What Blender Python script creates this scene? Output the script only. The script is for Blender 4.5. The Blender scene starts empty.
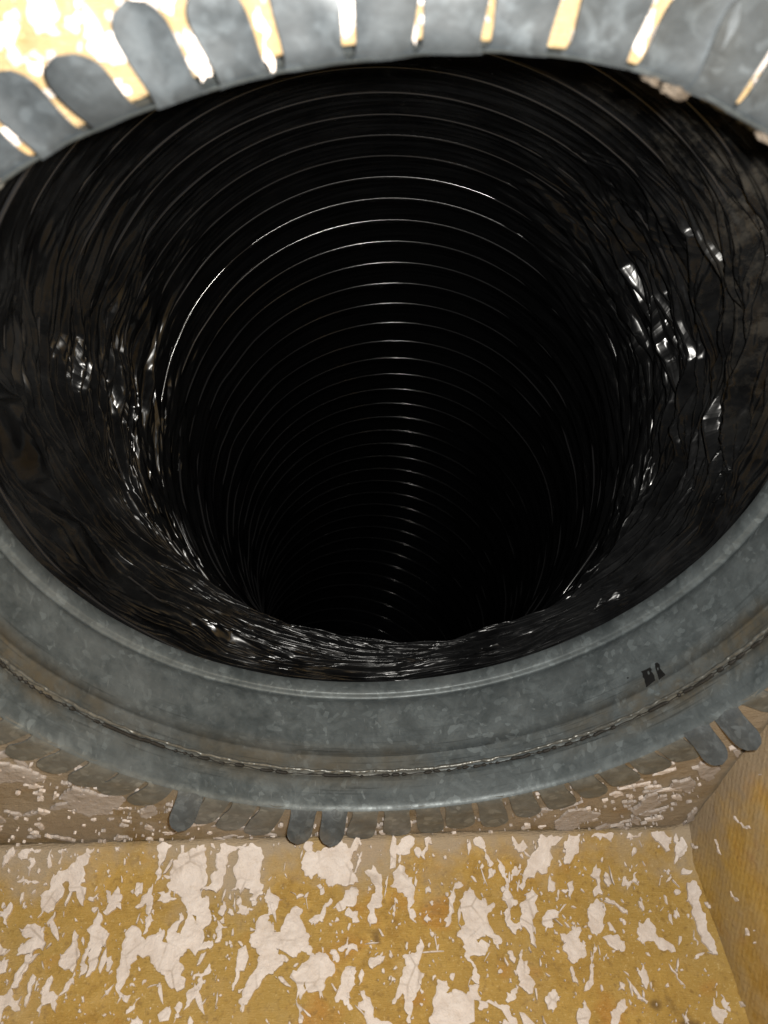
import bpy, math, random
import numpy as np
from mathutils import Matrix, Vector
from mathutils.geometry import tessellate_polygon

random.seed(7)
RNG = np.random.default_rng(11)
S = 0.127                      # collar radius in metres; all shapes below are given in collar radii
scene = bpy.context.scene
COL = scene.collection

# ------------------------------------------------------------------ camera
CAM = Vector((-0.17282, -0.96699, 1.24776)) * S
RIGHT = Vector((0.99667, -0.06375, 0.05080))
UP = Vector((0.00977, 0.71212, 0.70199))
FWD = Vector((0.08092, 0.69915, -0.71038))
cam = bpy.data.cameras.new('camera')
cam.sensor_fit = 'VERTICAL'
cam.sensor_height = 36.0
cam.sensor_width = 27.0
cam.lens = 765.6 / 1024 * 36.0
cam.clip_start = 0.005
cam.clip_end = 50
cam.dof.use_dof = True
cam.dof.focus_distance = 0.36
cam.dof.aperture_fstop = 22
camo = bpy.data.objects.new('camera', cam)
COL.objects.link(camo)
m = Matrix.Identity(4)
for i, v in enumerate((RIGHT, UP, -FWD)):
    for k in range(3):
        m[k][i] = v[k]
m.translation = CAM
camo.matrix_world = m
scene.camera = camo

# ------------------------------------------------------------------ light: the phone's small flash beside the lens, plus an added faint bluish world fill
world = bpy.data.worlds.new('World')
scene.world = world
world.use_nodes = True
wb = world.node_tree.nodes['Background']
wb.inputs[0].default_value = (0.75, 0.85, 1.0, 1)
wb.inputs[1].default_value = 0.012
fl = bpy.data.lights.new('phone_flash', 'POINT')
fl.energy = 4.2
fl.color = (1.0, 0.965, 0.90)
fl.shadow_soft_size = 0.0028
flo = bpy.data.objects.new('phone_flash', fl)
COL.objects.link(flo)
flo.location = CAM + (RIGHT * 0.075 + UP * 0.053) * S

vs = scene.view_settings
vs.view_transform = 'Standard'
vs.look = 'None'
vs.gamma = 1
vs.exposure = 0
vs.use_curve_mapping = False
scene.cycles.max_bounces = 4
scene.cycles.diffuse_bounces = 2
scene.cycles.glossy_bounces = 2
scene.cycles.sample_clamp_indirect = 3


# ------------------------------------------------------------------ helpers
def link(name, me, parent=None):
    o = bpy.data.objects.new(name, me)
    COL.objects.link(o)
    if parent is not None:
        o.parent = parent
    return o


def thing(name, label, cat, loc=(0, 0, 0)):
    o = link(name, None)
    o.empty_display_size = 0.02
    o['label'] = label
    o['category'] = cat
    return o


def mesh(name, verts, faces, mat, parent=None, smooth=True):
    me = bpy.data.meshes.new(name)
    v = np.asarray(verts, dtype=float) * S
    me.from_pydata(v.tolist(), [], [tuple(int(i) for i in f) for f in faces])
    me.materials.append(mat)
    if smooth:
        me.polygons.foreach_set('use_smooth', np.ones(len(me.polygons), dtype=bool))
    me.update()
    return link(name, me, parent)


def grid_mesh(name, P, mat, parent=None, wrap_u=False, wrap_v=False, flip=False, smooth=True):
    """P: (nu, nv, 3) array of points in collar radii -> one quad mesh"""
    nu, nv = P.shape[:2]
    iu = np.arange(nu if wrap_u else nu - 1)
    iv = np.arange(nv if wrap_v else nv - 1)
    a, b = np.meshgrid(iu, iv, indexing='ij')
    a2, b2 = (a + 1) % nu, (b + 1) % nv
    q = np.stack([a * nv + b, a2 * nv + b, a2 * nv + b2, a * nv + b2], -1).reshape(-1, 4)
    if flip:
        q = q[:, ::-1]
    me = bpy.data.meshes.new(name)
    me.vertices.add(nu * nv)
    me.vertices.foreach_set('co', (P.reshape(-1, 3) * S).astype(np.float32).ravel())
    me.loops.add(q.size)
    me.loops.foreach_set('vertex_index', q.astype(np.int32).ravel())
    me.polygons.add(len(q))
    me.polygons.foreach_set('loop_start', np.arange(0, q.size, 4, dtype=np.int32))
    if smooth:
        me.polygons.foreach_set('use_smooth', np.ones(len(q), dtype=bool))
    me.materials.append(mat)
    me.update(calc_edges=True)
    me.validate()
    return link(name, me, parent)


def hash3(ix, iy, iz, seed):
    h = (ix.astype(np.int64) * 374761393 + iy.astype(np.int64) * 668265263 + iz.astype(np.int64) * 2147483647 + seed * 974634777) & 0xFFFFFFFF
    h = ((h ^ (h >> 13)) * 1274126177) & 0xFFFFFFFF
    h = ((h ^ (h >> 16)) * 2246822519) & 0xFFFFFFFF
    return ((h ^ (h >> 15)) & 0xFFFFFF) / float(0xFFFFFF) * 2 - 1


def noise(x, y, z, seed=0):
    """smooth lattice noise, about -1..1"""
    x0, y0, z0 = np.floor(x), np.floor(y), np.floor(z)
    fx, fy, fz = x - x0, y - y0, z - z0
    wx, wy, wz = (f * f * f * (f * (f * 6 - 15) + 10) for f in (fx, fy, fz))
    r = 0
    for dx in (0, 1):
        for dy in (0, 1):
            for dz in (0, 1):
                w = (wx if dx else 1 - wx) * (wy if dy else 1 - wy) * (wz if dz else 1 - wz)
                r = r + w * hash3(x0 + dx, y0 + dy, z0 + dz, seed)
    return r


def facet(a, b, K, seed):
    """piecewise flat crumple: random heights on a triangle lattice, K cells round"""
    ia, ib = np.floor(a), np.floor(b)
    fa, fb = a - ia, b - ib
    hh = lambda i, j: hash3(np.mod(i, K), j, 0 * j, seed)
    h00, h10, h01, h11 = hh(ia, ib), hh(ia + 1, ib), hh(ia, ib + 1), hh(ia + 1, ib + 1)
    return np.where(fa + fb < 1, h00 + (h10 - h00) * fa + (h01 - h00) * fb,
                    h11 + (h01 - h11) * (1 - fa) + (h10 - h11) * (1 - fb))


def sstep(a, b, x):
    t = np.clip((x - a) / (b - a), 0, 1)
    return t * t * (3 - 2 * t)


# ------------------------------------------------------------------ materials
class NT:
    def __init__(self, name):
        self.m = bpy.data.materials.new(name)
        self.m.use_nodes = True
        self.t = self.m.node_tree
        self.n = self.t.nodes
        self.b = self.n['Principled BSDF']

    def node(self, typ, **kw):
        nd = self.n.new(typ)
        for k, v in kw.items():
            setattr(nd, k, v)
        return nd

    def put(self, sock, v):
        if isinstance(v, bpy.types.NodeSocket):
            self.t.links.new(v, sock)
        else:
            sock.default_value = v

    def coord(self, scale=(1, 1, 1), rot=(0, 0, 0)):
        c = self.node('ShaderNodeTexCoord')
        mp = self.node('ShaderNodeMapping')
        mp.inputs['Scale'].default_value = scale
        mp.inputs['Rotation'].default_value = rot
        self.t.links.new(c.outputs['Object'], mp.inputs[0])
        return mp.outputs[0]

    def noise(self, vec, scale, detail=4, rough=0.55, dist=0.0):
        nd = self.node('ShaderNodeTexNoise')
        self.put(nd.inputs['Vector'], vec)
        nd.inputs['Scale'].default_value = scale
        nd.inputs['Detail'].default_value = detail
        nd.inputs['Roughness'].default_value = rough
        nd.inputs['Distortion'].default_value = dist
        return nd.outputs['Fac']

    def voro(self, vec, scale, out='Color', feature='F1', rand=1.0):
        nd = self.node('ShaderNodeTexVoronoi', feature=feature)
        self.put(nd.inputs['Vector'], vec)
        nd.inputs['Scale'].default_value = scale
        nd.inputs['Randomness'].default_value = rand
        return nd.outputs[out]

    def ramp(self, fac, a, b, lo=0.0, hi=1.0):
        nd = self.node('ShaderNodeMapRange')
        self.put(nd.inputs['Value'], fac)
        nd.inputs['From Min'].default_value = a
        nd.inputs['From Max'].default_value = b
        nd.inputs['To Min'].default_value = lo
        nd.inputs['To Max'].default_value = hi
        return nd.outputs[0]

    def math(self, op, a, b=0.0):
        nd = self.node('ShaderNodeMath', operation=op)
        self.put(nd.inputs[0], a)
        self.put(nd.inputs[1], b)
        return nd.outputs[0]

    def mix(self, fac, a, b, mode='MIX'):
        nd = self.node('ShaderNodeMix', data_type='RGBA', blend_type=mode)
        self.put(nd.inputs['Factor'], fac)
        self.put(nd.inputs['A'] if False else nd.inputs[6], a if isinstance(a, bpy.types.NodeSocket) else (*a, 1))
        self.put(nd.inputs[7], b if isinstance(b, bpy.types.NodeSocket) else (*b, 1))
        return nd.outputs[2]

    def bw(self, col):
        nd = self.node('ShaderNodeSeparateColor')
        self.put(nd.inputs[0], col)
        return nd.outputs[0]

    def sep(self, vec):
        nd = self.node('ShaderNodeSeparateXYZ')
        self.put(nd.inputs[0], vec)
        return nd.outputs

    def bump(self, h, strength, dist):
        nd = self.node('ShaderNodeBump')
        nd.inputs['Strength'].default_value = strength
        nd.inputs['Distance'].default_value = dist
        self.put(nd.inputs['Height'], h)
        prev = self.b.inputs['Normal'].links
        if prev:
            self.t.links.new(prev[0].from_socket, nd.inputs['Normal'])
        self.t.links.new(nd.outputs[0], self.b.inputs['Normal'])

    def set(self, **kw):
        for k, v in kw.items():
            self.put(self.b.inputs[k.replace('_', ' ')], (*v, 1) if isinstance(v, tuple) else v)
        return self.m


def board_material(name, dust, weave=False, corner=None, grain=0.6, fade_up=False, gain=1.0):
    """resin-bound yellow glass fibre board; dust = share of grey-brown dust lying on it"""
    t = NT(name)
    c = t.coord()
    big = t.noise(c, 22, 3)
    mid = t.noise(c, 120, 5, 0.65)
    fine = t.noise(c, 900, 3, 0.7)
    fib = t.noise(t.coord((1, 9, 9), (0.3, 0.2, 0.6)), 260, 4, 0.6)
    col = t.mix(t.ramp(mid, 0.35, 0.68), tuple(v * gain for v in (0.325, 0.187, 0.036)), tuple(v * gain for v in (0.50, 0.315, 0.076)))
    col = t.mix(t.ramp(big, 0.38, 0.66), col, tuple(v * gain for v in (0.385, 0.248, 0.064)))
    col = t.mix(t.ramp(t.noise(c, 55, 2), 0.60, 0.72, 0, 0.5), col, (0.40, 0.17, 0.025))
    col = t.mix(t.ramp(fine, 0.58, 0.74, 0, 0.7), col, (0.62, 0.47, 0.22))
    col = t.mix(t.ramp(t.noise(c, 420, 3, 0.6), 0.66 - 0.17 * grain, 0.80 - 0.17 * grain, 0, grain), col, (0.20, 0.115, 0.03))
    col = t.mix(t.ramp(fib, 0.60, 0.72, 0, 0.4), col, (0.60, 0.43, 0.16))
    col = t.mix(t.ramp(t.noise(c, 70, 2), 0.70, 0.78, 0, 0.7), col, (0.10, 0.055, 0.02))
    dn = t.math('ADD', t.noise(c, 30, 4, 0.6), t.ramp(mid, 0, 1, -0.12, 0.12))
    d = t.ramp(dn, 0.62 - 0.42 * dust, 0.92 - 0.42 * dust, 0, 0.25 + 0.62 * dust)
    if fade_up:
        d = t.math('MULTIPLY', d, t.ramp(t.sep(c)[2], -0.5 * S, 0.5 * S, 1.0, 0.42))  # dust share falls off towards the top of the panel
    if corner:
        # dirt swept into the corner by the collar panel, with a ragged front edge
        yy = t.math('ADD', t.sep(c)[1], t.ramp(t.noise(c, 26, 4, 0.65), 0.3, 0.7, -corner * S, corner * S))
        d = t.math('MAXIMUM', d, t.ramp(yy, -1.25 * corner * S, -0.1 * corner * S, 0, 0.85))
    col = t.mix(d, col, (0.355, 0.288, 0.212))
    t.set(Base_Color=col, Roughness=0.62)
    t.b.inputs['Specular IOR Level'].default_value = 0.35
    hgt = t.math('ADD', t.math('MULTIPLY', mid, 1.1), t.math('ADD', t.math('MULTIPLY', fib, 0.45), t.math('MULTIPLY', fine, 0.22)))
    if weave:
        # rows of small dimples pressed into the facing
        s = t.sep(t.coord((1, 1, 1)))
        wob = t.ramp(t.noise(c, 60, 2), 0, 1, -2.2, 2.2)
        a = t.math('SINE', t.math('ADD', t.math('MULTIPLY', s[1], 2100), wob))
        b = t.math('SINE', t.math('ADD', t.math('MULTIPLY', s[2], 1250), wob))
        hgt = t.math('ADD', hgt, t.math('MULTIPLY', t.math('MULTIPLY', a, b), 0.11))
    t.bump(hgt, 0.5, 0.0022)
    return t.m


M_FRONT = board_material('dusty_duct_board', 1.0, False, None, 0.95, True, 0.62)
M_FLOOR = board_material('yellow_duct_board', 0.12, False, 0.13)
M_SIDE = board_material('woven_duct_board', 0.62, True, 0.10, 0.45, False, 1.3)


def flake_material(name='white_facing_flake', k=1.0):
    t = NT(name)
    c = t.coord()
    n = t.noise(c, 160, 5, 0.6)
    col = t.mix(t.ramp(n, 0.35, 0.7), tuple(v * k for v in (0.60, 0.515, 0.455)), tuple(v * k for v in (0.72, 0.645, 0.595)))
    col = t.mix(t.ramp(t.noise(c, 60, 4), 0.60, 0.80, 0, 0.45), col, (0.42, 0.31, 0.20))
    crack = t.voro(t.coord((1, 1, 1), (0.2, 0.1, 0.3)), 95, 'Distance', 'DISTANCE_TO_EDGE')
    col = t.mix(t.math('MULTIPLY', t.ramp(crack, 0.012, 0.045, 0.55, 0), t.ramp(t.noise(c, 45, 3), 0.48, 0.60)), col, (0.33, 0.26, 0.20))
    col = t.mix(t.ramp(t.noise(c, 420, 4, 0.7), 0.60, 0.74, 0, 0.55), col, (0.46, 0.36, 0.25))
    t.set(Base_Color=col, Roughness=0.55)
    t.bump(t.math('ADD', n, t.math('MULTIPLY', t.noise(c, 50, 3), 1.5)), 0.8, 0.0016)
    return t.m


M_FLAKE = flake_material()
M_FLAKE_DUSTY = flake_material('dusty_facing_flake', 0.66)


def zinc_material(name, base=(0.160, 0.184, 0.191), dust=0.0, metal=0.35, mottle=0.35, size=1.0):
    t = NT(name)
    c = t.coord()
    warp = t.node('ShaderNodeVectorMath', operation='ADD')
    nz = t.node('ShaderNodeTexNoise')
    nz.inputs['Scale'].default_value = 90
    t.t.links.new(c, nz.inputs['Vector'])
    sc = t.node('ShaderNodeVectorMath', operation='SCALE')
    sc.inputs['Scale'].default_value = 0.009
    t.t.links.new(nz.outputs['Color'], sc.inputs[0])
    t.t.links.new(c, warp.inputs[0])
    t.t.links.new(sc.outputs[0], warp.inputs[1])
    w = warp.outputs[0]
    sp = t.bw(t.voro(w, 190))
    sp2 = t.bw(t.voro(w, 480))
    n = t.noise(c, 60, 5, 0.6)
    f = t.noise(c, 420, 4, 0.65)
    dark = tuple(v * 0.58 for v in base)
    lite = tuple(min(1, v * 1.45) for v in base)
    cloud = t.noise(c, 130 * size, 6, 0.70, 0.8)
    col = t.mix(t.ramp(cloud, 0.36, 0.64), dark, base)
    col = t.mix(t.ramp(sp, 0.0, 1.0, 0, 0.35), col, dark)
    col = t.mix(t.ramp(sp2, 0.84, 0.95, 0, 0.60), col, lite)
    col = t.mix(t.ramp(t.noise(c, 75 * size, 5, 0.7, 1.2), 0.52, 0.64, 0, mottle), col, lite)
    col = t.mix(t.ramp(n, 0.42, 0.68, 0, 0.6), col, dark)
    col = t.mix(t.ramp(f, 0.58, 0.78, 0, 0.5), col, tuple(v * 0.55 for v in base))
    brown = (0.205, 0.165, 0.115)
    dn = t.noise(c, 38, 5, 0.65)
    if dust > 0:
        col = t.mix(t.ramp(dn, 0.62 - 0.45 * dust, 0.80 - 0.35 * dust, 0, 0.35 + 0.5 * dust), col, brown)
    t.set(Base_Color=col, Metallic=metal * (1 - dust * 0.7),
          Roughness=t.math('ADD', t.ramp(sp, 0, 1, 0.42, 0.52), t.ramp(f, 0.3, 0.7, -0.05, 0.10 + 0.15 * dust)))
    t.bump(t.math('ADD', n, t.math('MULTIPLY', f, 0.5)), 0.22, 0.0006)
    return t


def sleeve_material():
    """galvanised sheet; brown grime left along the crimped seam"""
    t = zinc_material('galvanised_sheet')
    c = t.coord()
    y = t.sep(c)[1]
    base = t.b.inputs['Base Color'].links[0].from_socket
    # band of grime following the seam (y = 0.06 .. 0.20 radii), broken up by noise along the ring
    near = t.math('MULTIPLY', t.ramp(y, 0.05 * S, 0.10 * S), t.ramp(y, 0.16 * S, 0.22 * S, 1, 0))
    far = t.ramp(t.math('ABSOLUTE', t.math('ADD', t.sep(c)[0], 0.06 * S)), 0.50 * S, 0.88 * S, 0, 0.85)
    stain = t.math('MULTIPLY', t.math('MULTIPLY', near, far), t.ramp(t.noise(c, 60, 5, 0.7), 0.34, 0.60))
    g = t.math('MULTIPLY', near, t.ramp(t.noise(c, 13, 5, 0.65), 0.47, 0.66))
    col = t.mix(t.math('MAXIMUM', t.math('MULTIPLY', g, 0.6), stain), base, (0.165, 0.130, 0.078))
    # dark drawn scratches parallel to the rim
    st = t.noise(t.coord((0.9, 30, 0.9)), 26, 3, 0.6)
    band = t.math('MULTIPLY', t.ramp(y, 0.02 * S, 0.06 * S), t.ramp(y, 0.20 * S, 0.28 * S, 1, 0))
    col = t.mix(t.math('MULTIPLY', band, t.ramp(st, 0.57, 0.66, 0, 0.55)), col, (0.03, 0.033, 0.034))
    dk = t.noise(c, 26, 6, 0.75, 0.5)
    col = t.mix(t.ramp(dk, 0.52, 0.66, 0, 0.62), col, (0.050, 0.062, 0.066))
    col = t.mix(t.ramp(t.noise(c, 20, 5, 0.7), 0.55, 0.68, 0, 0.45), col, (0.215, 0.235, 0.238))
    sc2 = t.noise(t.coord((7, 1, 7), (0.4, 0.0, 0.7)), 130, 2, 0.5)
    col = t.mix(t.ramp(sc2, 0.70, 0.76, 0, 0.5), col, (0.26, 0.275, 0.28))
    t.put(t.b.inputs['Base Color'], col)
    return t.m


M_SLEEVE = sleeve_material()
M_TAB = zinc_material('galvanised_tab', (0.052, 0.061, 0.068), 0, 0.2, 0.9, 2.2).m
M_TAB_DARK = zinc_material('tarnished_tab', (0.098, 0.110, 0.116), 0.30, 0.3, 0.9, 1.8).m
M_TAB_DUST = zinc_material('dusty_tab', (0.215, 0.222, 0.208), 0.10).m


def plain(name, col, rough=0.6, bump=None, metal=0.0):
    t = NT(name)
    c = t.coord()
    n = t.noise(c, 300, 4)
    t.set(Base_Color=t.mix(t.ramp(n, 0.3, 0.7), tuple(v * 0.7 for v in col), tuple(min(1, v * 1.25) for v in col)), Roughness=rough, Metallic=metal)
    if bump:
        t.bump(t.noise(c, bump[0], 4), bump[1], bump[2])
    return t.m


M_INK = plain('black_ink', (0.004, 0.004, 0.004), 0.6)
M_GRIME = plain('seam_grime', (0.014, 0.012, 0.009), 0.7)
M_SEAM = plain('seam_metal', (0.17, 0.17, 0.155), 0.36, (500, 0.4, 0.0005), 0.5)
M_MASTIC = plain('brown_sealant', (0.075, 0.058, 0.042), 0.8, (260, 0.7, 0.0015))


def film_material():
    t = NT('black_film')
    at = t.node('ShaderNodeAttribute', attribute_name='around')      # (cos, sin, length) of the duct wall, so creases run round it

    def stretched(k, l, sc, det):
        mp = t.node('ShaderNodeMapping')
        mp.inputs['Scale'].default_value = (k, k, l)
        t.t.links.new(at.outputs['Vector'], mp.inputs[0])
        return t.noise(mp.outputs[0], sc, det, 0.55, 0.0)
    c = t.coord()
    dust = t.ramp(t.noise(c, 34, 5, 0.7), 0.36, 0.68)
    # dust tone is strongest on the first bend behind the mouth, weaker further in
    dust = t.math('MULTIPLY', dust, t.ramp(t.sep(at.outputs['Vector'])[2], 0.9, 2.6, 1.0, 0.12))
    # a scuffed, dusty strip high on the right where the film was pulled over the collar
    sx = t.sep(at.outputs['Vector'])
    scuff = t.math('MULTIPLY', t.math('MULTIPLY', t.ramp(sx[1], 0.22, 0.50), t.ramp(sx[0], 0.0, 0.4)), t.ramp(sx[2], 0.45, 0.95, 1, 0))
    scuff = t.math('MULTIPLY', scuff, t.ramp(t.noise(c, 75, 6, 0.75), 0.47, 0.60))
    crease = stretched(3.0, 40.0, 1.0, 2)
    rid = t.math('ABSOLUTE', t.math('SUBTRACT', crease, 0.5))
    fine = stretched(7.0, 95.0, 1.0, 2)
    col = t.mix(t.math('MULTIPLY', dust, 0.85), (0.0036, 0.0037, 0.0040), (0.0125, 0.0130, 0.0137))
    col = t.mix(t.math('MULTIPLY', scuff, 0.85), col, (0.040, 0.037, 0.032))
    t.set(Base_Color=col, Roughness=t.math('ADD', t.ramp(fine, 0.3, 0.7, 0.12, 0.20), t.math('MULTIPLY', dust, 0.16)))
    t.b.inputs['IOR'].default_value = 1.34
    t.bump(t.math('ADD', t.math('MULTIPLY', rid, 1.2), t.math('MULTIPLY', fine, 0.25)), 0.16, 0.0018)
    # small hard-edged crinkles all over the film
    for k, l, amt in ((3.2, 44.0, 0.0011),):
        mp = t.node('ShaderNodeMapping')
        mp.inputs['Scale'].default_value = (k, k, l)
        t.t.links.new(at.outputs['Vector'], mp.inputs[0])
        t.bump(t.voro(mp.outputs[0], 1.0, 'Distance'), 0.75, amt)
    return t.m


M_FILM = film_material()
M_WIRE = NT('film_over_wire').set(Base_Color=(0.020, 0.020, 0.021), Roughness=0.12)

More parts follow.
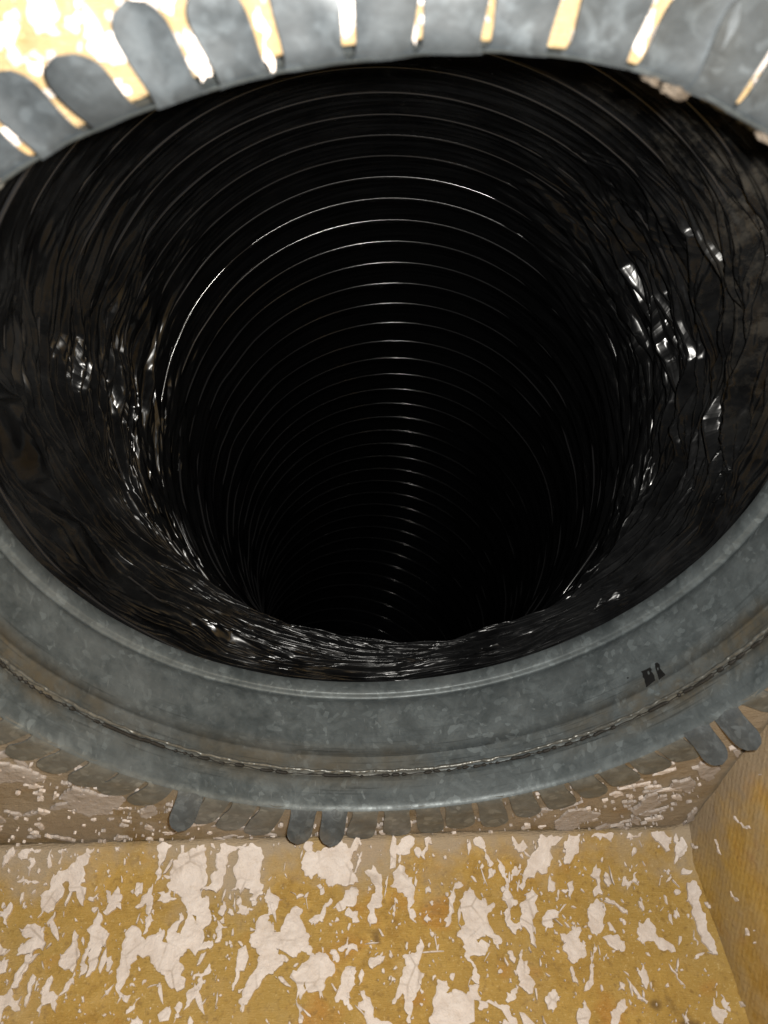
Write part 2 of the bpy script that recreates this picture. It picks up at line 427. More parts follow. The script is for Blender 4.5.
# outlines of the torn facing, thousandths of a collar radius on each panel
FLAKES_FLOOR = '-1149,124 -1122,103 -1122,66 -1141,34 -1153,7 -1159,-12 -1174,43 -1166,83 -1162,112;-1042,88 -1022,71 -1007,39 -1014,3 -1032,-20 -1063,-34 -1090,-30 -1078,-3 -1056,32 -1050,72;-1100,10 -1088,-6 -1115,-36 -1132,-55 -1132,-28;-870,19 -871,-17 -885,-43 -902,-54 -890,-96 -904,-103 -886,-133 -883,-162 -904,-136 -935,-113 -961,-98 -958,-145 -974,-173 -1006,-189 -1005,-151 -991,-115 -974,-75 -943,-61 -911,-31 -888,-8;-710,88 -703,63 -719,39 -703,6 -713,-8 -729,23 -747,36 -739,64 -725,76;-664,41 -638,29 -641,-12 -660,-46 -677,-69 -686,-110 -687,-80 -683,-38 -688,14 -679,34;-691,-106 -683,-162 -692,-194 -704,-161 -726,-175 -734,-171 -719,-146 -702,-121;-686,-190 -675,-208 -687,-236 -700,-246 -698,-211;-734,-220 -710,-232 -694,-263 -663,-247 -643,-234 -643,-265 -619,-276 -619,-221 -596,-190 -600,-222 -589,-250 -581,-222 -576,-165 -563,-288 -570,-285 -589,-317 -572,-338 -565,-364 -586,-394 -609,-381 -627,-352 -651,-335 -674,-301 -691,-307 -714,-299 -727,-325 -733,-363 -711,-402 -716,-415 -739,-401 -754,-375 -752,-324 -754,-271 -749,-237;-636,-116 -637,-134 -616,-150 -642,-160 -672,-155 -663,-141 -676,-131 -653,-134;-793,-110 -775,-140 -785,-158 -800,-179 -813,-189 -811,-157 -825,-120 -807,-136;-837,-178 -824,-189 -826,-213 -809,-228 -805,-269 -812,-308 -818,-331 -839,-349 -838,-301 -840,-274 -849,-320 -857,-349 -858,-293 -860,-226 -845,-213;-893,-225 -879,-259 -866,-287 -871,-316 -900,-328 -917,-317 -918,-291 -901,-272;-1028,-205 -997,-211 -976,-242 -971,-276 -991,-252 -1009,-281 -1039,-286 -1028,-260 -1005,-238 -1038,-233 -1050,-216;-991,-268 -997,-301 -1010,-345 -1032,-366 -1030,-332 -1014,-287;-1090,-144 -1085,-176 -1084,-207 -1096,-190 -1113,-182 -1116,-168 -1100,-162;-1119,-237 -1095,-248 -1068,-269 -1072,-278 -1085,-284 -1104,-277;-1057,-295 -1056,-311 -1072,-330 -1091,-336 -1095,-310 -1079,-304;-1032,-366 -1004,-395 -994,-420 -1007,-422 -1023,-400 -1036,-412 -1040,-447 -1068,-440 -1069,-392 -1039,-378;-932,-339 -929,-380 -903,-390 -901,-430 -920,-405 -936,-410 -943,-437 -946,-398 -944,-361;-871,-332 -869,-358 -888,-382 -903,-390 -891,-369;-1071,-75 -1022,-93 -1054,-98 -1086,-90;-798,82 -790,33 -809,29 -805,74;-795,13 -796,-23 -810,-15 -802,9;-676,71 -661,50 -688,42 -695,67;-636,78 -610,61 -579,43 -606,28 -625,53;-602,28 -603,-28 -614,-36 -615,4;-613,-48 -613,-79 -663,-86 -626,-71;-902,60 -905,36 -916,12 -914,40;-953,5 -952,-18 -966,-29 -965,-10;-995,-13 -991,-48 -1000,-59 -1003,-28;-972,95 -977,70 -989,62 -983,83;-846,-129 -848,-138 -874,-144 -871,-137;-959,-174 -961,-198 -969,-215 -969,-194;-982,-334 -976,-372 -982,-414 -987,-408 -987,-352;-683,-403 -699,-433 -715,-441 -708,-424;-1056,-31 -1038,-43 -1051,-65 -1058,-57;-759,-368 -772,-393 -787,-402 -781,-383;-577,-417 -576,-451 -586,-468 -589,-432;-526,-372 -542,-415 -563,-439 -556,-415;-684,-446 -668,-459 -672,-476 -706,-475 -700,-451;-779,-297 -776,-329 -788,-332 -792,-303;-585,-23 -569,-22 -548,14 -536,-46 -530,-93 -550,-130 -519,-167 -508,-211 -531,-238 -531,-280 -498,-274 -519,-290 -563,-288 -594,-277 -602,-157 -602,-146 -635,-127 -643,-89 -636,-51 -611,-32;-476,65 -447,73 -428,90 -401,55 -403,22 -415,18 -409,-6 -428,-26 -456,-29 -470,-56 -483,-94 -488,-124 -549,-141 -520,-116 -500,-78 -507,-47 -493,-16 -521,25 -498,41 -496,70;-401,-10 -372,-23 -368,-59 -371,-98 -360,-121 -362,-147 -381,-169 -400,-164 -390,-146 -402,-131 -429,-145 -457,-133 -452,-87 -439,-49 -421,-22;-432,-148 -415,-178 -388,-187 -410,-204 -437,-196 -440,-170;-344,-125 -331,-148 -303,-164 -315,-175 -329,-203 -344,-210 -347,-181 -358,-158;-344,-203 -332,-232 -333,-253 -304,-257 -305,-240 -287,-205 -264,-184 -244,-192 -242,-228 -232,-256 -224,-291 -216,-319 -235,-308 -243,-291 -258,-321 -288,-309 -318,-295 -310,-315 -280,-327 -305,-342 -323,-361 -359,-382 -379,-410 -409,-449 -408,-403 -382,-359 -362,-313 -382,-292 -393,-257 -378,-223 -360,-206;-105,22 -51,0 -73,-36 -95,-63 -91,-87 -109,-133 -137,-124 -165,-131 -189,-111 -201,-92 -217,-110 -237,-98 -245,-71 -234,-39 -197,-36 -147,-30 -126,2;-93,-133 -71,-146 -78,-172 -111,-189 -135,-203 -130,-174 -113,-144;-103,-193 -76,-205 -73,-234 -93,-237 -108,-218;-51,-92 -10,-97 3,-117 -1,-193 -25,-221 -41,-249 -45,-221 -34,-169 -20,-155 -32,-116;-158,-165 -154,-180 -174,-209 -205,-229 -224,-227 -190,-212 -174,-179;-175,-314 -159,-335 -157,-375 -183,-409 -209,-411 -235,-378 -236,-410 -245,-429 -253,-403 -271,-376 -268,-354 -242,-338 -220,-322 -198,-313;-152,-305 -134,-326 -138,-339 -151,-332 -164,-314;-104,-350 -86,-364 -91,-397 -114,-425 -100,-457 -111,-459 -125,-443 -147,-439 -143,-414 -131,-376 -119,-353;-77,-414 -52,-431 -42,-456 -40,-484 2,-492 0,-520 -88,-515 -86,-454;-109,-272 -83,-297 -80,-314 -103,-310 -119,-330 -110,-303 -133,-312 -137,-302 -114,-292;-8,-317 -13,-344 -48,-356 -51,-339 -28,-330;-260,-425 -241,-447 -241,-484 -249,-484 -252,-447;-504,-327 -499,-351 -520,-385 -548,-420 -531,-385 -523,-359 -545,-355 -517,-350;-418,-304 -418,-344 -419,-370 -431,-398 -430,-350 -428,-324;-338,33 -333,20 -345,12 -354,25;-71,-358 -71,-391 -81,-401 -79,-384;-492,-215 -461,-234 -482,-244 -478,-271 -494,-274 -495,-240;-234,-7 -209,-16 -213,-36 -238,-31;-205,-224 -196,-233 -205,-243 -216,-234;-478,-162 -471,-191 -478,-205 -486,-176;-280,-142 -260,-158 -237,-154 -260,-165;-57,-41 -67,-76 -88,-107 -74,-68;90,25 115,16 110,-25 80,-53 47,-39 42,-27 65,-20 72,5;166,11 174,2 154,-26 129,-58 142,-14;61,-76 77,-84 79,-104 99,-113 98,-166 88,-196 99,-244 88,-236 77,-181 63,-150 47,-153 41,-119 47,-91;277,-146 290,-173 300,-185 321,-185 322,-204 344,-194 336,-216 317,-234 324,-263 337,-285 348,-310 320,-291 310,-277 288,-290 271,-300 263,-324 294,-301 314,-312 292,-339 253,-338 244,-351 263,-379 265,-412 244,-398 240,-351 232,-295 232,-267 246,-253 242,-223 242,-194 254,-164;242,-129 257,-141 227,-148 216,-193 204,-237 185,-258 183,-240 204,-222 215,-163 229,-136;333,32 348,23 329,2 307,-1;320,-2 337,-27 349,-65 348,-93 335,-68 318,-39 300,-18;343,-97 364,-99 357,-117 336,-124;373,-69 394,-98 394,-122 402,-146 396,-157 394,-214 387,-251 418,-259 419,-274 397,-287 383,-272 371,-250 384,-199 388,-153 383,-114;526,1 542,-4 570,-17 597,-18 566,-38 546,-87 531,-114 499,-105 460,-132 441,-163 431,-151 462,-100 501,-53 512,-24;647,6 655,-15 644,-61 610,-90 593,-72 597,-35 615,-14;471,-160 488,-179 481,-225 460,-275 453,-325 439,-296 429,-267 416,-252 428,-230 430,-197 452,-171;539,-119 552,-143 540,-170 524,-169 531,-134;612,-137 606,-168 590,-194 588,-167 562,-167 590,-156;544,-227 540,-245 519,-248 518,-270 490,-284 484,-254 502,-229;108,-280 116,-308 102,-339 92,-365 99,-392 90,-418 65,-449 59,-497 47,-491 47,-441 41,-422 21,-443 10,-449 36,-396 62,-354 49,-330 64,-327 93,-307;146,-394 168,-401 161,-427 183,-428 210,-426 224,-436 239,-412 265,-415 266,-445 256,-476 290,-452 310,-466 340,-467 344,-486 359,-506 353,-536 120,-525 127,-464 138,-426;409,-327 419,-358 411,-398 430,-419 418,-441 396,-434 382,-404 385,-370;373,-329 385,-350 378,-363 365,-349 362,-335;477,-434 490,-445 481,-470 469,-486 454,-469 451,-453;602,-273 607,-324 603,-338 590,-358 559,-371 542,-356 546,-314 534,-289 553,-293 578,-276;549,-377 551,-404 557,-428 544,-417 542,-384;379,-420 361,-455 341,-461 342,-435 353,-439;434,-91 453,-100 433,-119 411,-119 424,-99;427,-9 444,-35 464,-23 469,-48 445,-55 431,-34;287,-18 292,-43 281,-59 279,-30;133,-223 144,-235 132,-245 121,-235;37,-179 39,-202 31,-231 30,-201;14,-382 25,-392 5,-404;699,-91 711,-112 696,-155 669,-189 689,-139 687,-103;676,-194 690,-205 670,-283 647,-300 632,-289 633,-245 651,-208;663,-304 714,-299 729,-318 712,-346 697,-341 674,-323;702,-193 729,-203 762,-235 748,-238 718,-210 695,-202;827,-256 839,-286 839,-311 864,-323 880,-352 851,-347 829,-339 823,-321 798,-320 784,-327 775,-294 790,-265;635,-318 639,-332 612,-386 587,-439 570,-442 594,-413 621,-352;995,-157 1008,-181 995,-212 995,-239 1001,-258 994,-288 996,-360 998,-371 986,-367 976,-338 969,-287 968,-242 972,-196 980,-161;989,-33 1001,-50 985,-84 961,-101 973,-50;896,-13 938,-10 963,-28 954,-62 933,-53 907,-35;744,-5 770,-10 758,-35 720,-30 691,-21 708,-6;983,-116 1005,-129 997,-137 973,-132;915,-236 933,-241 915,-261 907,-251;848,-382 867,-411 879,-442 869,-438 853,-403;767,-379 773,-400 772,-427 758,-446 751,-419 749,-395;950,-491 975,-508 976,-518 944,-538 933,-519;685,-466 667,-501 643,-531 628,-530 634,-496 663,-475;563,-471 576,-497 564,-540 534,-539 544,-483;727,-458 753,-476 747,-482 724,-468;968,-359 946,-372 930,-372 947,-360;940,-175 956,-184 948,-191 934,-187;958,-294 960,-330 952,-339 951,-308;832,-116 823,-159 810,-147 792,-162 767,-158 784,-130 787,-150 817,-123;723,-116 734,-153 719,-160 712,-140;864,-497 859,-529 847,-534 857,-506;817,-194 819,-229 812,-236 807,-206;682,-423 691,-447 671,-446;819,-11 870,-8 851,-25 810,-28'
FLAKES_FRONT = '-890,-527 -897,-565 -923,-601 -933,-671 -955,-649 -962,-608 -991,-616 -1020,-624 -1009,-585 -982,-587 -937,-552;-1029,-653 -997,-636 -957,-659 -916,-714 -905,-726 -943,-762 -990,-741 -1030,-748 -1057,-746;-852,-785 -807,-823 -736,-841 -742,-900 -796,-969 -850,-977 -876,-912 -944,-918 -897,-850;-765,-674 -793,-735 -811,-745 -786,-683;-661,-908 -655,-971 -692,-1005 -707,-965;912,-877 948,-929 936,-978 871,-960 862,-897;839,-970 871,-1051 840,-1089 850,-1204 815,-1171 809,-1046 813,-980;1005,-1091 1037,-1122 1046,-1224 1036,-1346 987,-1357 969,-1261 1006,-1220 1001,-1133;655,-1071 679,-1143 649,-1198 622,-1239 587,-1221 585,-1078;937,-773 989,-883 969,-906 937,-867;952,-613 987,-646 1019,-768 998,-744;713,-1228 798,-1199 813,-1230 725,-1250;818,-666 847,-689 852,-718 821,-692;838,-1293 894,-1268 892,-1346 845,-1341;680,-799 707,-836 729,-873 703,-859;606,-851 647,-903 672,-955 639,-939;-481,1048 -463,1044 -450,1023 -461,1008 -473,1004 -479,1017;-419,1005 -398,1009 -382,1004 -380,985 -399,977 -412,981 -424,994;-374,1045 -347,1046 -354,1039 -363,1031 -371,1036;-519,1004 -512,997 -516,987 -524,986;-315,1014 -301,1004 -298,979 -312,974 -319,986;-543,905 -524,910 -522,900 -538,891 -554,889;-401,962 -393,962 -397,953 -401,954;-441,1021 -427,1027 -420,1022 -429,1014 -440,1015;-504,1019 -491,1027 -488,1020 -501,1012;-342,1049 -321,1045 -327,1035 -338,1037;-316,1017 -302,998 -296,984 -303,963 -311,973 -316,993;-161,1046 -143,1056 -134,1026 -142,1011 -161,1018;-236,1039 -224,1016 -220,986 -224,971 -231,996 -240,1020'
FLAKES_SIDE = '-251,-1085 -287,-1057 -283,-1077;-354,-1071 -374,-1072 -369,-1087;-390,-1322 -424,-1324 -404,-1336;-107,-1066 -156,-1061 -141,-1079;-477,-1284 -508,-1244 -493,-1281;-104,-904 -166,-842 -159,-863 -115,-905;-200,-1299 -223,-1264 -246,-1252 -229,-1281;-57,-1226 -78,-1199 -75,-1220'


# ================================================================== the duct board box: three panels that meet in the corner
HF = 1.2944        # floor panel lies this far below the collar's axis
TILT = 0.042       # and rises a little towards the left
XW = 1.02          # side panel stands this far to the right
box = thing('duct_board_box', 'yellow glass fibre duct board box with torn white facing around the collar', 'duct box')


RIM_T = [-180, -163, -156, -147, -141, -132, -121, -113, -90, -45, -34, -29, -25, -21, -18, -12, -6, 1, 6, 10, 15, 20, 40, 90, 121, 134, 146, 159, 170, 180]
RIM_R = [v / 1000 for v in (-1, 0, -3, -5, -8, -9, -6, 0, 0, 6, 8, 5, 0, -3, -6, -6, -6, 0, 4, 6, 5, -1, 0, -3, -4, 4, 8, 8, 2, -1)]


def floor_z(x):
    return -HF + TILT * (1 - x)


def rim(th):
    """the hand-fitted mouth is not quite round"""
    d = (np.degrees(np.asarray(th, dtype=float)) + 180) % 360 - 180
    return np.interp(d, RIM_T, RIM_R)


def front_panel():
    nt, nr = 240, 40
    th = np.linspace(0, 2 * np.pi, nt, endpoint=False)
    x0, x1, z0, z1 = -2.4, XW + 0.2, -HF - 0.2, 2.3
    dx, dz = np.sin(th), np.cos(th)
    with np.errstate(divide='ignore'):
        k = np.minimum(np.where(dx > 0, x1 / np.maximum(dx, 1e-9), x0 / np.minimum(dx, -1e-9)),
                       np.where(dz > 0, z1 / np.maximum(dz, 1e-9), z0 / np.minimum(dz, -1e-9)))
    r0 = 1.014
    f = np.linspace(0, 1, nr) ** 1.6
    rr = r0 + (k[:, None] - r0) * f[None, :]
    X, Z = rr * dx[:, None], rr * dz[:, None]
    Y = 0.008 + 0.004 * noise(X * 7, Z * 7, 0 * X, 3) + 0.002 * noise(X * 23, Z * 23, 0 * X, 4)
    front = np.stack([X, Y, Z], -1)
    hole = front[:, :1].copy()
    hole[:, :, 1] = 0.20
    back = front[:, -1:].copy()
    back[:, :, 1] = 0.20
    return grid_mesh('front_panel', np.concatenate([hole, front, back], 1), M_FRONT, box, wrap_u=True)


def flat_panel(name, mat, u0, u1, v0, v1, place, seed, amp=0.004):
    nu, nv = 110, 90
    U, V = np.meshgrid(np.linspace(u0, u1, nu), np.linspace(v0, v1, nv), indexing='ij')
    h = amp * noise(U * 6, V * 6, 0 * U, seed) + 0.5 * amp * noise(U * 19, V * 19, 0 * U, seed + 1)
    top = place(U, V, h)
    low = place(U, V, h * 0 - 0.2)
    P = np.concatenate([low[:, :1], top, low[:, -1:]], 1)
    return grid_mesh(name, P, mat, box)


panel_front = front_panel()
panel_floor = flat_panel('floor_panel', M_FLOOR, -2.4, XW + 0.15, -2.3, 0.004,
                         lambda U, V, h: np.stack([U, V, floor_z(U) + h + (0.055 * sstep(-0.14, 0.02, V) ** 1.4 + 0.035 * sstep(XW - 0.07, XW + 0.01, U)) * (h > -0.1)], -1), 21)
panel_side = flat_panel('side_panel', M_SIDE, -2.3, 0.002, -HF - 0.1, 2.3,
                        lambda U, V, h: np.stack([XW - h, U, V], -1), 31, 0.005)


# ---- torn remains of the white facing: each flake a thin raised piece of its own
def polys(txt):
    return [[tuple(int(c) / 1000 for c in q.split(',')) for q in pl.split(' ')] for pl in txt.split(';')]


def ragged(poly, rnd, rough=0.19, levels=3):
    pts = [np.array(q) for q in poly]
    for lv in range(levels):
        new = []
        for i, a in enumerate(pts):
            b = pts[(i + 1) % len(pts)]
            d = b - a
            L = np.hypot(*d)
            new.append(a)
            if L > 0.009:
                nrm = np.array([-d[1], d[0]])
                new.append(a + d * (0.5 + rnd.uniform(-0.12, 0.12)) + nrm * rnd.gauss(0, rough))
        pts = new
        rough *= 0.8
    return pts


def flake_geom(pts, place, z0, t, seed):
    """a flat cap with ragged outline, slightly raised and rolled at its edge"""
    n = len(pts)
    c = sum(pts) / n
    inner = [p + (c - p) / max(np.hypot(*(c - p)), 1e-6) * min(0.006, 0.25 * np.hypot(*(c - p))) for p in pts]
    tri = tessellate_polygon([[Vector((p[0], p[1], 0)) for p in inner]])
    V, F = [], []
    for p in pts:
        V.append(place(p[0], p[1], z0 - 0.006))
    for i, p in enumerate(pts):
        V.append(place(p[0], p[1], z0 + t * 0.7))
    for i, p in enumerate(inner):
        V.append(place(p[0], p[1], z0 + t))
    for i in range(n):
        j = (i + 1) % n
        F.append((i, j, n + j, n + i))
        F.append((n + i, n + j, 2 * n + j, 2 * n + i))
    for a, b, c_ in tri:
        F.append((2 * n + a, 2 * n + b, 2 * n + c_))
    return V, F


def on_floor(a, b, h):
    return (a, b, floor_z(a) + h + 0.055 * float(sstep(-0.14, 0.02, b)) ** 1.4 + 0.035 * float(sstep(XW - 0.07, XW + 0.01, a)))


def on_front(a, b, h):
    return (a, 0.008 - h, b)


def on_side(a, b, h):
    return (XW - h, a, b)


def clip_poly(poly, k, lim, keep_less):
    out = []
    n = len(poly)
    for i in range(n):
        a, b = poly[i], poly[(i + 1) % n]
        ina = (a[k] <= lim) == keep_less
        inb = (b[k] <= lim) == keep_less
        if ina:
            out.append(a)
        if ina != inb:
            t = (lim - a[k]) / (b[k] - a[k])
            out.append(tuple(a[i2] + t * (b[i2] - a[i2]) for i2 in (0, 1)))
    return out


def make_flakes(txt, place, parent, seed, base, lim=None):
    rnd = random.Random(seed)
    for i, pl in enumerate(polys(txt)):
        if lim:
            for kk, v, less in lim:
                pl = clip_poly(pl, kk, v, less)
                if len(pl) < 3:
                    break
        if len(pl) < 3:
            continue
        pts = ragged(pl, rnd)
        V, F = flake_geom(pts, place, base + 0.0003 * (i % 9), 0.002 + 0.003 * rnd.random(), i)
        mesh('paint_flake', V, F, M_FLAKE_DUSTY if parent is panel_front and pts[0][1] < 0 else M_FLAKE, parent, smooth=False)


make_flakes(FLAKES_FLOOR, on_floor, panel_floor, 5, 0.004, [(1, -0.012, True), (0, XW - 0.012, True)])
make_flakes(FLAKES_FRONT, on_front, panel_front, 6, 0.004, [(1, -HF + 0.01, False), (0, XW - 0.01, True)])
make_flakes(FLAKES_SIDE, on_side, panel_side, 8, 0.004, [(1, -HF + 0.01, False), (0, -0.01, True)])


def smears():
    """broken remains of the facing on the dusty strip between the tabs and the floor"""
    rnd = random.Random(77)
    n = 0
    while n < 64:
        a, b = rnd.uniform(-1.25, XW - 0.08), rnd.uniform(-HF + 0.05, -0.72)
        r = math.hypot(a, b)
        if r < 1.13 or r > 1.55 or float(noise(np.array(a * 3.1), np.array(b * 3.1), np.array(0.7), 95)) < -0.15:
            continue
        n += 1
        L, W = rnd.uniform(0.018, 0.055), rnd.uniform(0.007, 0.019)
        ang = rnd.gauss(0.15, 0.45)
        k = rnd.randint(7, 11)
        pl = []
        for i in range(k):
            t = 2 * math.pi * (i + rnd.uniform(-0.35, 0.35)) / k
            q = rnd.uniform(0.35, 1.25)
            x, y = L * q * math.cos(t), W * q * math.sin(t)
            pl.append((a + x * math.cos(ang) - y * math.sin(ang), b + x * math.sin(ang) + y * math.cos(ang)))
        pl = clip_poly(clip_poly(pl, 0, XW - 0.012, True), 1, -HF + 0.012, False)
        if len(pl) < 4:
            continue
        V, F = flake_geom(ragged(pl, rnd), on_front, 0.0035 + 0.0004 * (n % 8), 0.0018, 0)
        mesh('paint_flake', V, F, M_FLAKE_DUSTY if rnd.random() < 0.6 else M_FLAKE, panel_front, smooth=False)


smears()


def specks(name, place, parent, n, u, v, seed, size, stretch, ok=None, mat=None, var=0.55):
    rnd = random.Random(seed)
    V, F = [], []
    while n > 0:
        a, b = rnd.uniform(*u), rnd.uniform(*v)
        if ok and not ok(a, b):
            continue
        n -= 1
        L = min(size * rnd.lognormvariate(0, var), 2.6 * size)
        W = L / rnd.uniform(*stretch)
        ang = rnd.gauss(0, 0.5)
        k = rnd.choice((5, 6, 7, 9))
        pts = []
        for i in range(k):
            t = 2 * math.pi * (i + rnd.uniform(-0.3, 0.3)) / k
            q = rnd.uniform(0.35, 1.2)
            x, y = W * q * math.cos(t), L * q * math.sin(t)
            pts.append(np.array((a + x * math.cos(ang) - y * math.sin(ang), b + x * math.sin(ang) + y * math.cos(ang))))
        v2, f2 = flake_geom(pts, place, 0.004 + 0.003 * rnd.random(), 0.0025 + 0.001 * rnd.random(), 0)
        o = len(V)
        V += v2
        F += [tuple(i + o for i in f) for f in f2]
    ob = mesh(name, V, F, mat or M_FLAKE, parent, smooth=False)
    ob['kind'] = 'stuff'
    return ob


specks('paint_speckle', on_floor, panel_floor, 1500, (-2.2, XW - 0.03), (-1.2, -0.015), 3, 0.0062, (1.0, 3.2))
specks('paint_speckle', on_floor, panel_floor, 150, (-2.0, XW - 0.03), (-1.0, -0.02), 33, 0.019, (2.2, 6.0))
specks('paint_speckle', on_front, panel_front, 900, (-1.9, XW - 0.05), (-HF + 0.02, 1.9), 4, 0.009, (0.7, 2.2),
       lambda a, b: 1.05 < math.hypot(a, b) and (b < -0.6 or b > 0.5))
specks('paint_speckle', on_front, panel_front, 700, (-1.5, XW - 0.05), (0.6, 1.6), 14, 0.007, (0.7, 1.8),
       lambda a, b: 1.03 < math.hypot(a, b) < 1.4)
specks('paint_speckle', on_floor, panel_floor, 1600, (-2.0, XW - 0.03), (-1.0, -0.01), 43, 0.0038, (0.8, 2.5))
specks('paint_speckle', on_front, panel_front, 420, (-1.4, XW - 0.03), (-HF + 0.02, -0.7), 44, 0.0034, (0.5, 1.6),
       lambda a, b: 1.06 < math.hypot(a, b) < 1.75 and noise(np.array(a * 6), np.array(b * 6), np.array(0.3), 91) > -0.1, M_FLAKE_DUSTY, 0.6)
specks('paint_speckle', on_floor, panel_floor, 240, (-2.0, XW - 0.03), (-1.0, -0.02), 53, 0.017, (4.0, 10.0))
specks('paint_speckle', on_front, panel_front, 420, (-0.8, 0.8), (0.7, 1.2), 24, 0.0075, (0.6, 1.8),
       lambda a, b: 1.02 < math.hypot(a, b) < 1.16, M_FLAKE_DUSTY)
specks('paint_speckle', on_side, panel_side, 26, (-1.2, -0.02), (-HF + 0.02, 0.4), 9, 0.007, (0.8, 2.5))

# ================================================================== galvanised collar
collar = thing('metal_collar', 'round galvanised sheet metal collar with fold-over tabs set in the duct board', 'duct collar')


def lathe(name, prof, mat, parent, nt=720, wob=True):
    th = np.linspace(0, 2 * np.pi, nt, endpoint=False)
    y = np.array([q[0] for q in prof])
    r = np.array([q[1] for q in prof])
    fade = np.clip(1 - y / 0.45, 0, 1) if wob else y * 0
    R = r[None, :] + rim(th)[:, None] * fade[None, :]
    R = R + 0.0009 * noise(np.cos(th)[:, None] * 9 + 0 * y, np.sin(th)[:, None] * 9 + 0 * y, y[None, :] * 14 + 0 * th[:, None], 8)
    P = np.stack([R * np.sin(th)[:, None], np.broadcast_to(y, R.shape), R * np.cos(th)[:, None]], -1)
    return grid_mesh(name, P, mat, parent, wrap_u=True)


inner = [(-0.003, 1.007), (0.001, 1.004), (0.006, 1.0015), (0.014, 1.000), (0.03, 0.9995), (0.06, 0.999), (0.085, 0.998), (0.099, 0.998),
         (0.1025, 1.003), (0.108, 1.005), (0.112, 0.999), (0.115, 0.9945), (0.120, 0.9935), (0.128, 0.9955), (0.15, 0.9962), (0.165, 0.9965), (0.172, 0.9967),
         (0.1732, 0.9985), (0.20, 0.999), (0.25, 0.999), (0.30, 0.999), (0.335, 0.9990), (0.350, 0.9995), (0.360, 1.0015), (0.367, 1.005), (0.372, 1.009),
         (0.377, 1.0125), (0.381, 1.0135), (0.385, 1.0115), (0.389, 1.006), (0.392, 1.001), (0.396, 0.999), (0.437, 0.999), (0.439, 1.001)]
outer = [(y, max(r, 0.999) + 0.007) for y, r in reversed(inner[3:])]
lathe('sleeve', inner + outer, M_SLEEVE, collar)


def rope(name, y0, r0, rad, mat, seed, lo, hi, cut):
    """thin crimped bead running round the sleeve, broken into uneven dashes"""
    nt, nk = 2400, 8
    th = np.linspace(0, 2 * np.pi, nt, endpoint=False)
    n = noise(th * 36, th * 0, th * 0 + 0.5, seed) * 0.7 + noise(th * 100, th * 0, th * 0 + 0.5, seed + 1) * 0.6
    a = rad * (lo + (hi - lo) * sstep(-cut, cut, n))
    off = 0.0022 * noise(th * 40, th * 0, th * 0, seed + 2)
    k = np.linspace(0, 2 * np.pi, nk, endpoint=False)
    rr = r0 + rim(th)[:, None] * 0.75 + a[:, None] * np.cos(k)[None, :]
    yy = y0 + off[:, None] + a[:, None] * np.sin(k)[None, :]
    P = np.stack([rr * np.sin(th)[:, None], yy, rr * np.cos(th)[:, None]], -1)
    return grid_mesh(name, P, mat, collar, wrap_u=True, wrap_v=True)


rope('seam', 0.1160, 0.9935, 0.0066, M_SEAM, 41, 0.6, 1.0, 0.5)
rope('seam_grime', 0.1050, 0.9975, 0.0052, M_GRIME, 51, 0.3, 1.05, 0.22)


def tab(theta, length, width, lift, twist, mat, curl=0.0, waist=0.82):
    """one folded tab: leaves the mouth, turns outward and lies on the board"""
    nu, nv = 9, 16
    t = theta + 0.0
    vv = np.linspace(0, 1, nv)
    tip = 0.5 * width / length
    prof = waist + (1 - waist) * np.sin(np.clip(vv / (1 - 0.4 * tip), 0, 1) ** 1.3 * math.pi * 0.75) + 0.22 * np.exp(-vv * length / 0.008)
    e = np.clip((vv - (1 - tip)) / tip, 0, 1)
    prof = prof * np.sqrt(np.maximum(1 - e ** 2.0, 0.0)) + 0.004
    uu = np.linspace(-1, 1, nu)
    U = uu[None, :] * prof[:, None] * width / 2
    V = np.repeat(vv[:, None] * length, nu, 1)
    U = U + twist * V
    rise = 0.012 * (1 - np.exp(-V / 0.012))
    Yt = 0.004 - rise - math.sin(lift) * V + curl * (U / width) ** 2 * 0.02
    Yt = Yt - 0.0035 * noise(U * 22 + theta * 50, V * 22, 0 * U, 77)
    R0 = 1.002 + float(rim(np.array([t]))[0])
    rad = R0 + V * math.cos(lift)
    lay = []
    for o in (0.0, 0.0035):
        x = U
        X = rad * math.sin(t) + x * math.cos(t)
        Z = rad * math.cos(t) - x * math.sin(t)
        Y = Yt + o
        ex = np.maximum(X - (XW - 0.014) - o, 0)
        X = X - ex
        Y = Y - ex
        ez = np.maximum(floor_z(X) + 0.014 + o - Z, 0)
        Z = Z + ez
        Y = Y - ez
        lay.append(np.stack([X, Y, Z], -1))
    A, B = lay
    P = np.concatenate([A, B[:, ::-1]], 1)       # closed loop across: top then underside
    o = grid_mesh('tab', P, mat, collar, wrap_v=True, flip=False)
    o.data.set_sharp_from_angle(angle=math.radians(50))
    return o


